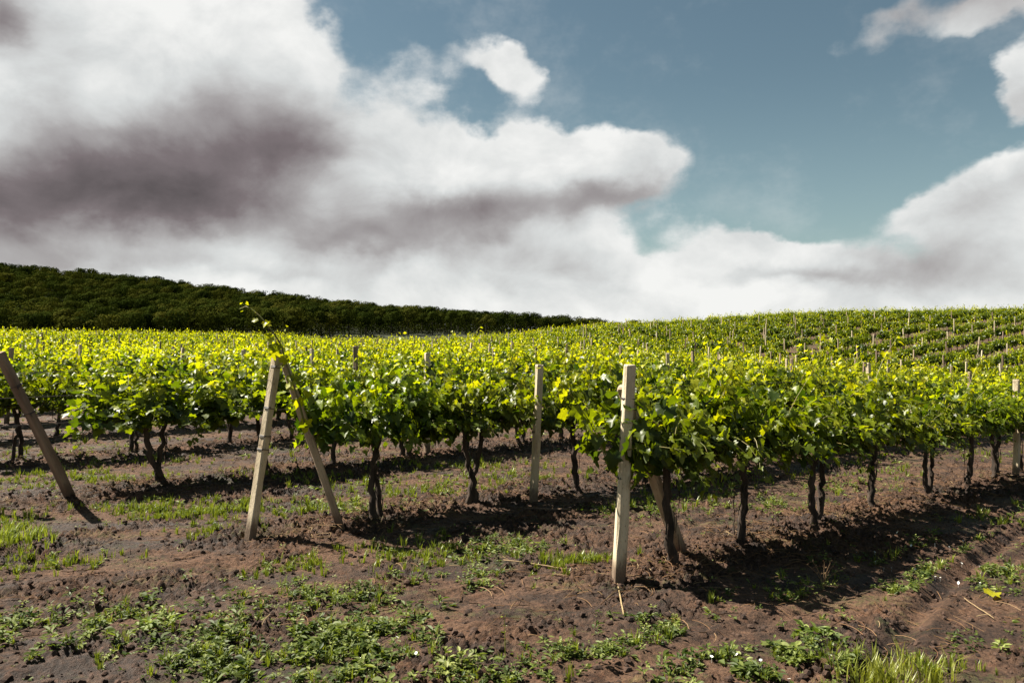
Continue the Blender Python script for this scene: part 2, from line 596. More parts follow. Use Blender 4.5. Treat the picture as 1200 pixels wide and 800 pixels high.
def soil_material():
    m, N, o = new_mat('vineyard_soil')
    g = N.node('ShaderNodeNewGeometry')
    P = g.outputs['Position']
    mp = N.node('ShaderNodeMapping')
    N.put(mp.inputs[0], P)
    mp.inputs['Rotation'].default_value = (0, 0, -math.atan2(RD[1], RD[0]))
    mp.inputs['Scale'].default_value = (0.45, 1.5, 1)
    big = N.noise(mp.outputs[0], 1.1, 5, 0.6)
    med = N.noise(P, 3.5, 6, 0.65)
    fin = N.noise(P, 28, 6, 0.7)
    mic = N.noise(P, 120, 4, 0.7)
    dry = N.mix(N.ss(fin, 0.3, 0.7), (0.050, 0.026, 0.015), (0.145, 0.080, 0.048))
    wet = N.mix(N.ss(fin, 0.3, 0.7), (0.013, 0.007, 0.0045), (0.036, 0.019, 0.012))
    col = N.mix(N.ss(N.m('ADD', N.m('MULTIPLY', big, 0.6), N.m('MULTIPLY', med, 0.4)), 0.40, 0.62), wet, dry)
    # reddish plant litter worked into the surface
    lit = N.ss(N.noise(P, 9, 6, 0.75), 0.54, 0.68, 0, 0.55)
    col = N.mix(lit, col, N.mix(N.ss(mic, 0.35, 0.65), (0.070, 0.026, 0.014), (0.17, 0.078, 0.04)))
    # moss and tiny seedlings far away where single plants are too small to model
    sepp = N.node('ShaderNodeSeparateXYZ'); N.put(sepp.inputs[0], P)
    green = N.m('MULTIPLY', N.ss(N.noise(mp.outputs[0], 1.7, 6, 0.7), 0.53, 0.62, 0, 0.8), N.ss(N.noise(P, 22, 3, 0.6), 0.42, 0.56))
    green = N.m('MULTIPLY', green, N.ss(sepp.outputs[1], 14, 30, 0.25, 1.0))
    col = N.mix(green, col, (0.10, 0.135, 0.03))
    # the wooded slope and the land behind
    far = N.ss(sepp.outputs[1], 116, 120)
    col = N.mix(far, col, (0.014, 0.018, 0.005))
    p = N.node('ShaderNodeBsdfPrincipled')
    N.put(p.inputs['Base Color'], col)
    N.put(p.inputs['Roughness'], N.ss(big, 0.35, 0.6, 0.62, 0.92))
    p.inputs['Specular IOR Level'].default_value = 0.28
    b1 = N.node('ShaderNodeBump'); b1.inputs['Strength'].default_value = 0.9; b1.inputs['Distance'].default_value = 0.05
    N.put(b1.inputs['Height'], fin)
    b2 = N.node('ShaderNodeBump'); b2.inputs['Strength'].default_value = 0.6; b2.inputs['Distance'].default_value = 0.006
    N.put(b2.inputs['Height'], mic)
    N.t.links.new(b1.outputs[0], b2.inputs['Normal'])
    N.t.links.new(b2.outputs[0], p.inputs['Normal'])
    N.t.links.new(p.outputs[0], o.inputs[0])
    return m


M_SOIL = soil_material()


# ------------------------------------------------------------------ ground sheet
def axis(lo, hi, fine_lo, fine_hi, step, grow):
    mid = np.arange(fine_lo, fine_hi, step)
    up_, s, v = [], step, fine_hi
    while v < hi:
        up_.append(v); s *= grow; v += s
    dn, s, v = [], step, fine_lo
    while v > lo:
        s *= grow; v -= s; dn.append(v)
    return np.concatenate([dn[::-1], mid, up_, [hi]])


gx = axis(-900, 900, -5.5, 6.5, 0.019, 1.03)
gy = axis(-40, 1500, 4.2, 11.5, 0.020, 1.018)
GX, GY = np.meshgrid(gx, gy)
GZ = ground_z(GX, GY)
nx, ny = len(gx), len(gy)
ii = np.arange(ny - 1)[:, None] * nx + np.arange(nx - 1)[None, :]
quads = np.stack([ii, ii + 1, ii + nx + 1, ii + nx], -1).reshape(-1, 4)
g = link('ground', make_mesh('ground', np.stack([GX, GY, GZ], -1).reshape(-1, 3), [quads], M_SOIL, smooth=True))
tag(g, kind='structure')
del GX, GY, GZ, quads

# ------------------------------------------------------------------ vines
LEAF_R = [(.20, -.14), (.46, -.04), (.37, .18), (.58, .42), (.30, .54), (.22, .76)]
ring = [(0, 0.02)] + LEAF_R + [(0, 1.0)] + [(-x, y) for x, y in LEAF_R[::-1]]
LEAF_HI = np.array([(0, .33)] + ring)
LEAF_HI_F = [np.array([[0, 1 + i, 1 + (i + 1) % len(ring)] for i in range(len(ring))])]
LEAF_LO = np.array([(0, 0), (0, 1), (.5, .02), (.46, .6), (-.5, .02), (-.46, .6)])
LEAF_LO_F = [np.array([[0, 2, 3, 1], [0, 1, 5, 4]])]


def leaf_cloud(P, Nn, T, S, tone, r, hi=True):
    """many leaves: base point, normal, direction towards the tip, size"""
    L = LEAF_HI if hi else LEAF_LO
    Fs = LEAF_HI_F if hi else LEAF_LO_F
    n = len(P)
    T = T - (T * Nn).sum(1)[:, None] * Nn
    T /= np.linalg.norm(T, axis=1)[:, None] + 1e-9
    B = np.cross(T, Nn)
    fold = r.uniform(0.0, 0.6, n)[:, None]
    curl = r.uniform(-0.15, 0.5, n)[:, None]
    lx = L[None, :, 0] * r.uniform(0.85, 1.1, n)[:, None]
    ly = L[None, :, 1] + 0 * lx
    lz = fold * np.abs(lx) - curl * ly ** 2 + (0.06 * r.normal(size=(n, len(L))) if hi else 0)
    V = P[:, None, :] + S[:, None, None] * (lx[..., None] * B[:, None] + ly[..., None] * T[:, None] + lz[..., None] * Nn[:, None])
    k = len(L)
    Fo = [(f[None] + (np.arange(n) * k)[:, None, None]).reshape(-1, f.shape[1]) for f in Fs]
    return V.reshape(-1, 3), Fo, np.repeat(tone, k)


def unit(v):
    return v / (np.linalg.norm(v, axis=-1, keepdims=True) + 1e-9)


def grow(seed, nshoot=34, half=0.76, lod=0, keep=1.0, big=1.0, top=1.0, long_shoots=1):
    """grow one vine's shoots from its cordon; the row runs along local x"""
    r = np.random.default_rng(seed)
    LP, LN, LT, LS, LO = [], [], [], [], []
    shoots = []
    for s in range(nshoot + long_shoots):
        lng = s >= nshoot
        side = 1 if s % 2 else -1
        x0 = r.uniform(-half, half)
        p = np.array([x0, side * r.uniform(0, .06), 0.93 + r.uniform(-.06, .14)])
        spread = r.uniform(0.05, 1.0) if not lng else 0.12
        d = unit(np.array([r.normal(0, .35), side * spread, r.uniform(.5, 1.0) * top]))
        Ln = r.uniform(.45, 0.95) if not lng else r.uniform(1.0, 1.25)
        if r.random() < 0.30 and not lng:       # a drooping shoot
            d = unit(np.array([r.normal(0, .4), side * r.uniform(.7, 1.1), r.uniform(.1, .5)])); Ln = r.uniform(.5, .75)
        sag = r.uniform(0.03, 0.12) * (1.6 if spread > .5 else 1.0) if not lng else 0.012
        pts = [p.copy()]
        st = 0.068
        nn = int(Ln / st)
        for i in range(nn):
            d = unit(d + np.array([r.normal(0, .07), r.normal(0, .07), -sag * (0.4 + i / nn * 1.5)]))
            if p[2] > 1.78 and not lng:
                d = unit(d + np.array([0, side * .25, -.35]))
            p = p + d * st
            if p[2] < 0.52:
                break
            pts.append(p.copy())
            age = i / nn
            for c in range(2 if (lod == 0 and age < 0.75) else 1):
                if r.random() > keep:
                    continue
                q = unit(np.array([r.normal(), r.normal(0, 1) + side * .7, r.normal(0, .5)]))
                pet = (0.05 + 0.05 * r.random()) * (1 - .6 * age)
                outw = np.array([q[0] * .6, q[1] * .8 + side * .35, 0])
                LP.append(p + q * pet)
                LN.append(unit(np.array([0, 0, 1.0]) * r.uniform(.35, 1.1) + outw * .75 + r.normal(0, .38, 3)))
                LT.append(outw + np.array([0, 0, -r.uniform(0.1, .9)]) + r.normal(0, .25, 3))
                LS.append((0.125 * (1 - 0.62 * age ** 1.6)) * r.uniform(.58, 1.22) * big)
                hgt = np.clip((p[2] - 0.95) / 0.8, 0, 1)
                LO.append(np.clip(0.02 + 0.36 * age + 0.46 * hgt + r.normal(0, .13), 0, 1))  # paler towards the shoot tip; height term paints canopy shade into lower leaves
        shoots.append(np.array(pts))
    for i in range(int(150 * keep) if lod == 0 else int(90 * keep)):
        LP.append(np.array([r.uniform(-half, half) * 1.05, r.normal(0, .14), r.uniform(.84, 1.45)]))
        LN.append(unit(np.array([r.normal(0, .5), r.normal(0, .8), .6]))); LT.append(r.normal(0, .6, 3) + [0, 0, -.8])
        LS.append(.13 * r.uniform(.8, 1.15) * big); LO.append(np.clip(.12 + r.normal(0, .08), 0, 1))  # inner leaves coloured dark for the shade inside the canopy
    return (np.array(LP), np.array(LN), np.array(LT), np.array(LS), np.array(LO)), shoots, r


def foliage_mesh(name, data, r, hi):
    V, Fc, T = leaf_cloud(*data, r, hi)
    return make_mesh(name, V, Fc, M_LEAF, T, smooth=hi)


def shoots_mesh(name, shoots, every=1, n=3):
    mb = MB()
    for s in shoots[::every]:
        if len(s) > 3:
            v, f = tube_arrays(s[::2], np.linspace(.0055, .002, len(s[::2])), n, cap=False)
            mb.add(v, f)
    return mb.mesh(name, M_SHOOT)


def trunk_mesh(name, seed, n=10, simple=False, half=0.6):
    r = np.random.default_rng(seed + 900)
    mb = MB()
    stems = 1 if simple else (2 if r.random() < 0.28 else 1)
    for s in range(stems):
        m = 5 if simple else 16
        t = np.linspace(0, 1, m)
        sx = (r.uniform(.035, .07) * (1 if s else -1)) if stems == 2 else r.uniform(-.05, .05)
        lean = r.uniform(-.10, .10)
        px = sx * np.cos(t * 3.0) + lean * np.sin(t * 2.4) + (0.012 * r.normal(size=m) if not simple else 0)
        py = 0.03 * np.sin(t * 3 + r.uniform(0, 6)) + (0.01 * r.normal(size=m) if not simple else 0)
        pz = -0.08 + t * 1.02
        rb = r.uniform(.022, .030) if stems == 2 else r.uniform(.030, .041)
        rad = rb * (1.35 - .55 * t + .25 * np.exp(-((t - .08) / .07) ** 2) + .18 * np.exp(-((t - .95) / .08) ** 2))
        v, f = tube_arrays(np.stack([px, py, pz], 1), rad, 5 if simple else n, 0.0 if simple else 0.16, seed + s)
        mb.add(v, f)
        top = np.array([px[-1], py[-1], pz[-1] - .04])
        # a cordon arm to each side, or one per stem
        for sd in ((-1, 1) if stems == 1 else ((-1,) if s == 0 else (1,))):
            m2 = 4 if simple else 9
            u = np.linspace(0, 1, m2)
            ax = top[0] + sd * u * half
            ay = top[1] * (1 - u) + (0.015 * r.normal(size=m2) if not simple else 0)
            azz = top[2] + 0.05 * np.sin(u * 1.6) + (0.012 * r.normal(size=m2) if not simple else 0)
            v, f = tube_arrays(np.stack([ax, ay, azz], 1), (.026 - .012 * u), 4 if simple else 7, 0 if simple else .15, seed + 31 + s)
            mb.add(v, f)
    if not simple:
        for q in range(5):              # strips of loose bark
            a_ = r.uniform(0, 6.28); z0 = r.uniform(.05, .6)
            pp = np.array([[.055 * math.cos(a_), .055 * math.sin(a_), z0], [.062 * math.cos(a_ + .1), .062 * math.sin(a_ + .1), z0 + .1],
                           [.05 * math.cos(a_), .05 * math.sin(a_), z0 + .22]])
            v, f = tube_arrays(pp, [.004, .006, .003], 4)
            mb.add(v, f)
    return mb.mesh(name, M_BARK, smooth=not simple)


NEAR_V = 9
near_protos = []
for i in range(NEAR_V):
    data, shoots, r = grow(100 + i, nshoot=62, long_shoots=1 if i % 2 else 2, lod=0, keep=.86)
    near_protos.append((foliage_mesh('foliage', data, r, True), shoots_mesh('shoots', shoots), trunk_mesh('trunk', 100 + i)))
mid_protos = []
for i in range(8):
    data, shoots, r = grow(200 + i, nshoot=54, long_shoots=1, lod=1, keep=.95, big=1.18)
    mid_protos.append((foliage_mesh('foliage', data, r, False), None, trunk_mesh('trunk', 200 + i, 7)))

ORD = ['', 'first', 'second', 'third', 'fourth', 'fifth', 'sixth', 'seventh', 'eighth', 'ninth', 'tenth', 'eleventh', 'twelfth',
       'thirteenth', 'fourteenth', 'fifteenth', 'sixteenth', 'seventeenth', 'eighteenth', 'nineteenth']
TENS = {20: 'twentieth', 30: 'thirtieth', 40: 'fortieth', 50: 'fiftieth', 60: 'sixtieth'}
TW = {20: 'twenty', 30: 'thirty', 40: 'forty', 50: 'fifty', 60: 'sixty'}


def ordinal(n):
    if n < 20:
        return ORD[n]
    t = n // 10 * 10
    return TENS[t] if n == t else TW[t] + '-' + ORD[n - t]


def along_at_px(k, px):
    """distance along row k at which it is seen in a photograph column"""
    t = (px - 600) / F
    lo, hi = -8.0, 60.0
    f = lambda a: (lambda q: q[0] - t * q[1])(row_xy(k, a))
    for _ in range(50):
        m = (lo + hi) / 2
        if f(m) > 0: hi = m
        else: lo = m
    return (lo + hi) / 2


FIX = {0: [788, 868, 960, 1022, 1090, 1135, 1167], 1: [443, 553, 675], 2: [188, 312], 3: [18, 155, 270]}
ENDS = {0: 0.0, 1: -1.77, 2: -3.75}
vines = []
rowang = math.atan2(RD[1], RD[0])
for k in range(44):
    st = ENDS.get(k, -2.05 * k)
    al = []
    if k in FIX:
        al = [along_at_px(k, p) for p in FIX[k]]
        a = al[-1]
    else:
        a = st + 0.3
    while a < 200:
        a += 1.28 + float(rng.normal(0, .07)) if k in FIX or al else 0.01
        al.append(a)
    for a in al:
        x, y = row_xy(k, a)
        x, y = float(x), float(y)
        if y > 119 or y < 4 or x < -.74 * y - 1.0 or x > .74 * y + 1.5:
            continue
        if k > 5 and rng.random() < 0.045 and y > 15:
            continue                                    # a missing vine now and then
        if y > 38 and rng.random() < 0.07 * float(sstep(5, 30, x)):
            continue
        vines.append([k, a, x, y])
vines.sort(key=lambda v: math.hypot(v[2], v[3]))
near300 = vines[:300]
rest_v = vines[300:]
near300.sort(key=lambda v: (v[0], v[1]))
ROWNAME = {0: 'the front row behind the pale single post', 1: 'the row held by the crossed end posts',
           2: 'the row behind the crossed posts'}
cnt = {}
first_of = {}
for k, a, x, y in near300:
    cnt[k] = cnt.get(k, 0) + 1
    c = cnt[k]
    dist = math.hypot(x, y)
    hi = dist < 15.5
    o = bpy.data.objects.new('grapevine', None)
    o.empty_display_size = .3
    C.objects.link(o)
    zz = float(base_z(x, y)) + 0.03
    o.location = (x, y, zz)
    o.rotation_euler = (0, 0, rowang + (math.pi if rng.random() < .5 else 0) + rng.normal(0, .04))
    s = float(rng.uniform(.93, 1.07)) * float(np.interp(x, [4, 12], [1.0, .93]))
    if k == 1 and c == 1:
        s *= 1.06
    if k == 0:
        s *= float(np.interp(c, [1, 3], [1.03, .99]))
    o.scale = (s * (1.4 if k == 2 and c == 1 else 1.0), s * float(rng.uniform(.92, 1.08)), s)
    pr = (near_protos if hi else mid_protos)[int(rng.integers(NEAR_V if hi else 8))]
    if k < 3:
        where = ROWNAME[k]
        if k == 0 and c == 1:
            lb = 'leafy grapevine right behind the pale thick front post, its dark trunk beside the slanting strut'
        elif k == 1 and c == 1:
            lb = 'leafy grapevine with a thick dark trunk, nearest to the crossed end posts'
            first_of[1] = o
        elif k == 1 and c == 2:
            lb = 'grapevine with thin forked trunk just left of the grey upright post'
        elif k == 1 and c == 3:
            lb = 'grapevine with dark trunk just right of the grey upright post'
        else:
            lb = f'bushy green grapevine, {ordinal(c)} from the left in {where}'
    else:
        lb = f'green grapevine, {ordinal(c)} from the left in the {ordinal(k + 1)} vine row back from the camera'
    tag(o, lb, 'grapevine', 'grapevines trained in rows across the vineyard')
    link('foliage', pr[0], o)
    link('trunk', pr[2], o)
    if pr[1] is not None:
        link('shoots', pr[1], o)

# the many vines further off, one planting nobody could count
far_t = []
for i in range(7):
    data, shoots, r = grow(300 + i, nshoot=40, long_shoots=2, lod=1, keep=.70, big=1.6)
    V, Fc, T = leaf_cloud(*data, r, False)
    V[:, 2] = 1.8 - (1.8 - V[:, 2]) * 1.30
    tm = trunk_mesh('tmp', 300 + i, simple=True)
    tv = np.zeros(len(tm.vertices) * 3); tm.vertices.foreach_get('co', tv)
    tf = {}
    for p in tm.polygons:
        tf.setdefault(len(p.vertices), []).append(list(p.vertices))
    far_t.append((V, Fc, T, tv.reshape(-1, 3), {a: np.array(b) for a, b in tf.items()}))
    bpy.data.meshes.remove(tm)
mv, mt, mf4, off = [], [], [], 0
tvs, tfs, toff = [], {}, 0
for k, a, x, y in rest_v:
    V, Fc, T, tv, tf = far_t[int(rng.integers(7))]
    an = rowang + (math.pi if rng.random() < .5 else 0) + rng.normal(0, .06)
    s = float(rng.uniform(.82, 1.1))
    hill = float(np.interp(y, [36, 48], [0, 1]) * np.interp(x, [0, 18], [0, 1]))
    s *= 1 - .13 * hill
    ca, sa = math.cos(an) * s, math.sin(an) * s
    z = float(base_z(x, y))
    rot = lambda v: np.stack([v[:, 0] * ca - v[:, 1] * sa + x, v[:, 0] * sa + v[:, 1] * ca + y, v[:, 2] * s + z], 1)
    mv.append(rot(V)); mt.append(np.clip(T + rng.normal(0, .08) - .04 * hill, 0, 1)); mf4.append(Fc[0] + off); off += len(V)
    tvs.append(rot(tv))
    for q, f in tf.items():
        tfs.setdefault(q, []).append(f + toff)
    toff += len(tv)
nleaf = sum(len(f) for f in mf4)
allv = np.concatenate(mv + tvs)
faces = [np.concatenate(mf4)] + [np.concatenate(f) + off for f in tfs.values()]
midx = np.concatenate([np.zeros(nleaf)] + [np.ones(sum(len(q) for q in f)) for f in tfs.values()])
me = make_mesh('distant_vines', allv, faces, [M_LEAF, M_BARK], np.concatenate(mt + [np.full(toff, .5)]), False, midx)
fv = link('distant_vines', me)
tag(fv, 'massed far rows of grapevines covering the flat field and the rising slope', 'vineyard', kind='stuff')
del mv, mf4, tvs, allv, faces


# ------------------------------------------------------------------ posts
def post_mesh(name, h, w0, w1, mat, seed=0, bury=0.25, n=8, chamfer=.3):
    """chamfered square concrete post, tapering upwards, slightly uneven"""
    r = np.random.default_rng(seed)
    m = 9
    V = []
    c = chamfer
    sq = np.array([(1, -1 + c), (1, 1 - c), (1 - c, 1), (-1 + c, 1), (-1, 1 - c), (-1, -1 + c), (-1 + c, -1), (1 - c, -1)]) * .5
    zs = np.concatenate([np.linspace(-bury, h - .012, m), [h]])
    for i, z in enumerate(zs):
        t = (z + bury) / (h + bury)
        wd = w0 + (w1 - w0) * t
        if i == m: wd *= .86
        j = r.normal(0, .0034, (8, 2)) if n == 8 else 0
        bow = .013 * math.sin(t * 3.1 + seed)
        V.append(np.column_stack([sq * wd + j + [bow, 0], np.full(8, z)]))
    V = np.concatenate(V)
    i = np.arange(len(zs) - 1)[:, None] * 8; j = np.arange(8)[None]; j2 = (j + 1) % 8
    q = np.stack([i + j, i + j2, i + 8 + j2, i + 8 + j], -1).reshape(-1, 4)
    return make_mesh(name, V, [q, (len(zs) - 1) * 8 + np.arange(8)[None]], mat)


def tie_mesh(z, wd, seed=0, turns=1.5):
    """wire wound round a post, with its twisted end"""
    r = np.random.default_rng(seed)
    mb = MB()
    rr = wd * .5 * 1.09
    c = .32
    sq = np.array([(1, -1 + c), (1, 1 - c), (1 - c, 1), (-1 + c, 1), (-1, 1 - c), (-1, -1 + c), (-1 + c, -1), (1 - c, -1)]) * rr
    pts = []
    for t in range(int(turns * 8) + 1):
        q = sq[t % 8]
        pts.append([q[0], q[1], z + .010 * t / 8 + .003 * r.normal()])
    pts.append([sq[0][0] + .03, sq[0][1] - .01, z - .02])
    v, f = tube_arrays(np.array(pts), .0042, 5)
    mb.add(v, f)
    return mb.mesh('wire_tie', M_WIRE)


def point_at(a, b):
    """rotation that turns +z from a towards b"""
    return (Vector(b) - Vector(a)).to_track_quat('Z', 'Y').to_euler()


def px_point(px, py, y):
    return ((px - 600) / F * y, y, CAM_H + (400 - py) / F * y)


def placed_post(name, foot, top, w0, w1, mat, label, cat, ties=(), seed=0, group='trellis posts along the vine rows', yaw=0.3):
    fx, fy = foot
    fz = float(ground_z(np.array([fx]), np.array([fy]))[0])
    A = Vector((fx, fy, fz)); B = Vector(top)
    h = (B - A).length
    o = bpy.data.objects.new(name, None)
    o.empty_display_size = .2
    C.objects.link(o)
    o.location = A
    from mathutils import Quaternion
    q = (B - A).to_track_quat('Z', 'Y') @ Quaternion((0, 0, 1), yaw)
    o.rotation_euler = q.to_euler()
    link('shaft', post_mesh('shaft', h, w0, w1, mat, seed), o)
    for i, t in enumerate(ties):
        link('wire_tie', tie_mesh(h * t, w0 + (w1 - w0) * t, seed + i), o)
    tag(o, label, cat, group)
    return o


# front post
x_, y_ = px_ground(725, 685)
placed_post('end_post', (x_, y_), px_point(738, 427, y_ - .02), .105, .092, M_POST,
            'thick pale concrete end post standing upright at the front of the vineyard', 'post', (.475, .655, .84), 3, yaw=.25)
# its slanting strut
sx, sy = px_ground(801, 652)
placed_post('strut', (sx, sy), (x_ + .04, y_ + .13, 1.62), .10, .09, M_POST_MID,
            'slanting strut half hidden by leaves behind the pale front end post', 'strut', (.9,), 4)
# the crossed posts
x2, y2 = px_ground(292, 636)
placed_post('end_post', (x2, y2), px_point(327, 409, y2 + .16), .090, .080, M_POST,
            'pale leaning end post, left leg of the crossed pair, with dark wire ties', 'post', (.46, .53, .68, .9), 5, yaw=.5)
x3, y3 = px_ground(399, 624)
placed_post('strut', (x3, y3), px_point(331, 418, y2 + .30), .084, .078, M_POST_MID,
            'grey brown slanting strut, right leg of the crossed pair', 'strut', (.62, .9), 6, yaw=.1)
# left edge strut and its end post outside the picture
x4, y4 = px_ground(82, 588)
placed_post('strut', (x4, y4), px_point(0, 413, y4 - .7), .105, .095, M_POST_OLD,
            'brown weathered strut leaning to the left at the left edge', 'strut', (.60, .78), 7, yaw=.2)
xe, ye = row_xy(2, -3.9)
placed_post('end_post', (float(xe), float(ye)), (float(xe) + .10, float(ye) + .08, 1.78), .11, .1, M_POST,
            'pale end post just beyond the left edge, holding up the brown weathered strut', 'post', (.7, .9), 8)
# line posts set at places seen in the photograph
xb, yb = px_ground(625, 590)
placed_post('trellis_post', (xb, yb), px_point(632, 427, yb), .088, .080, M_POST,
            'pale grey upright post standing alone between two vines in the middle of the picture', 'post', (.5, .7), 9, yaw=.5)
fixed = {0: [1190], 1: [1022], 2: [500, 784], 3: [418, 660], 4: [367]}
posts = []
for k in range(44):
    al = []
    if k in fixed:
        al = [along_at_px(k, p) for p in fixed[k]]
        a = al[-1]
    else:
        a = -2.05 * k + float(rng.uniform(0, 6))
    while a < 190:
        a += 5.9 + float(rng.normal(0, .25))
        al.append(a)
    if k == 1:
        al = [q for q in al if q > 6.0]
    for a in al:
        x, y = row_xy(k, a)
        x, y = float(x), float(y)
        if y > 117 or x < -.70 * y or x > .70 * y + .8:
            continue
        posts.append((k, a, x, y))
posts.sort(key=lambda q: math.hypot(q[2], q[3]))
posts = posts[:290]
posts.sort()
pm = [post_mesh('trellis_post', 1.0, .095, .085, m, 40 + i, bury=.1, n=0) for i, m in
      enumerate([M_POST, M_POST_MID, M_POST, M_POST_MID, M_POST_OLD, M_POST])]
pc = {}
for k, a, x, y in posts:
    pc[k] = pc.get(k, 0) + 1
    h = float(rng.uniform(1.72, 1.98)) if y < 40 else float(rng.uniform(1.75, 2.02))
    if k == 0: h = 1.66
    if k == 1 and x < 12: h = 1.80
    if k == 2 and y < 20: h = 1.80
    near = math.hypot(x, y) < 17
    zz = float(base_z(x, y))
    lean = rng.normal(0, .035, 2)
    w_ = (ordinal(k + 1) if k else 'front')
    if k == 0 and pc[k] == 1:
        lb = 'pale trellis post at the right edge in the front vine row'
    elif k == 2 and pc[k] == 1:
        lb = 'pale trellis post rising behind the vines, right of the crossed posts'
    else:
        lb = f'slim trellis post, {ordinal(pc[k])} from the left in the {w_} vine row from the camera'
    if near:
        placed_post('trellis_post', (x, y), (x + lean[0] * h, y + lean[1] * h, zz + h), .098, .088,
                    M_POST_MID if k % 2 else M_POST, lb, 'post', (.55, .75), 60 + k, yaw=float(rng.uniform(0, 1)))
    else:
        o = link('trellis_post', pm[int(rng.integers(6))])
        o.location = (x, y, zz)
        o.rotation_euler = (lean[0], lean[1], float(rng.uniform(0, 1.5)))
        o.scale = (1, 1, h)
        tag(o, lb, 'post', 'trellis posts along the vine rows')

# trellis wires of the first rows
for k in range(4):
    st = ENDS.get(k, -3.0)
    aa = np.arange(st, 34, 1.0)
    x, y = row_xy(k, aa)
    z = base_z(x, y)
    for hgt, wn in ((.98, 'lowest'), (1.32, 'middle'), (1.62, 'topmost')):
        pts = np.stack([x, y, z + hgt - .012 * np.abs(np.sin(aa))], 1)
        v, f = tube_arrays(pts, .0024, 4, cap=False)
        mb = MB().add(v, f)
        o = link('trellis_wire', mb.mesh('trellis_wire', M_WIRE))
        tag(o, f'{wn} thin dark wire strung through the {"front" if k == 0 else ordinal(k + 1)} vine row', 'wire', 'trellis wires')

# ------------------------------------------------------------------ the long shoot above the crossed posts
def long_shoot(pxs, depth, root, leaves, seed):
    pts = np.array([px_point(px, py, depth + .02 * i) for i, (px, py) in enumerate(pxs)])
    r = np.random.default_rng(seed)
    inv = root.matrix_world if False else None
    M = (__import__('mathutils').Matrix.LocRotScale(root.location, root.rotation_euler, root.scale)).inverted()
    loc = np.array([list(M @ Vector(p)) for p in pts])
    v, f = tube_arrays(loc, np.linspace(.010, .006, len(loc)), 5)
    link('long_shoot', MB().add(v, f).mesh('long_shoot', M_SHOOT, True), root)
    P, Nn, T, S, O = [], [], [], [], []
    for (i, s) in leaves:
        base = loc[i]
        P.append(base + r.normal(0, .05 if i < 5 else .02, 3)); Nn.append(unit(r.normal(0, .6, 3) + [0, 0, .6])); T.append(r.normal(0, 1, 3) + [0, 0, -.5])
        S.append(s); O.append(r.uniform(.35, .8))
    V, Fc, Tn = leaf_cloud(np.array(P), np.array(Nn), np.array(T), np.array(S), np.array(O), r, True)
    link('long_shoot_leaves', make_mesh('long_shoot_leaves', V, Fc, M_LEAF, Tn, True), root)


if 1 in first_of:
    long_shoot([(358, 500), (350, 470), (342, 445), (335, 425), (330, 405), (322, 392), (313, 380), (304, 370), (296, 363), (288, 359), (281, 362)],
               y2 - .02, first_of[1],
               [(1, .10), (2, .11), (2, .12), (3, .13), (3, .12), (4, .11), (4, .10), (4, .09), (1, .13), (1, .12), (2, .12), (2, .10), (3, .11), (3, .10), (3, .12), (2, .13), (0, .12), (0, .13), (1, .12), (5, .10), (6, .09), (6, .07), (7, .06), (8, .05), (9, .04), (10, .03), (10, .03)], 3)

# ------------------------------------------------------------------ weeds and litter
def blades(n, h, spread, r, wd=.006, bend=.6):
    """one tuft of grass"""
    V, Fq, T = [], [], []
    for i in range(n):
        a = r.uniform(0, 6.28); d = np.array([math.cos(a), math.sin(a), 0])
        b = d * spread * r.uniform(0, 1) * .5
        hh = h * r.uniform(.5, 1.1); bd = bend * r.uniform(.2, 1)
        side = np.array([-d[1], d[0], 0]) * wd * r.uniform(.7, 1.3)
        p1 = b + d * bd * hh * .25 + np.array([0, 0, hh * .55]); p2 = b + d * bd * hh * .85 + np.array([0, 0, hh * (1 - .25 * bd)])
        k = len(V)
        V += [b - side, b + side, p1 + side * .8, p1 - side * .8, p2]
        Fq.append((k, k + 1, k + 2, k + 3)); T.append((k + 3, k + 2, k + 4))
    return np.array(V), [np.array(Fq), np.array(T)], np.full(len(V), .5)


def rosette(n, ln, r, rise=.5, stem=0.0, tiers=1):
    """a small broad-leaved weed"""
    P, Nn, T, S = [], [], [], []
    for t in range(tiers):
        zt = stem * (t + 1) / tiers
        for i in range(n):
            a = r.uniform(0, 6.28)
            d = np.array([math.cos(a), math.sin(a), r.uniform(.0, rise)])
            P.append(np.array([0, 0, zt]) + d * ln * r.uniform(.1, .6)); T.append(d + [0, 0, -.1])
            Nn.append(unit(np.array([-d[0] * .3, -d[1] * .3, 1]) + r.normal(0, .25, 3))); S.append(ln * r.uniform(.6, 1.1))
    V, Fc, To = weed_leaves(np.array(P), np.array(Nn), np.array(T), np.array(S), r)
    return V, Fc, To


WL = np.array([(0, 0), (.17, .3), (.20, .62), (0, 1), (-.20, .62), (-.17, .3)])


def weed_leaves(P, Nn, T, S, r):
    n = len(P)
    T = T - (T * Nn).sum(1)[:, None] * Nn
    T = unit(T); B = np.cross(T, Nn)
    lx = WL[None, :, 0] * r.uniform(.8, 1.5, n)[:, None]; ly = WL[None, :, 1] + 0 * lx
    lz = .35 * np.abs(lx) - r.uniform(-.1, .35, n)[:, None] * ly ** 2
    V = P[:, None] + S[:, None, None] * (lx[..., None] * B[:, None] + ly[..., None] * T[:, None] + lz[..., None] * Nn[:, None])
    f = np.array([[0, 1, 2, 3], [0, 3, 4, 5]])
    return V.reshape(-1, 3), [(f[None] + (np.arange(n) * 6)[:, None, None]).reshape(-1, 4)], np.repeat(r.uniform(.3, .7, n), 6)


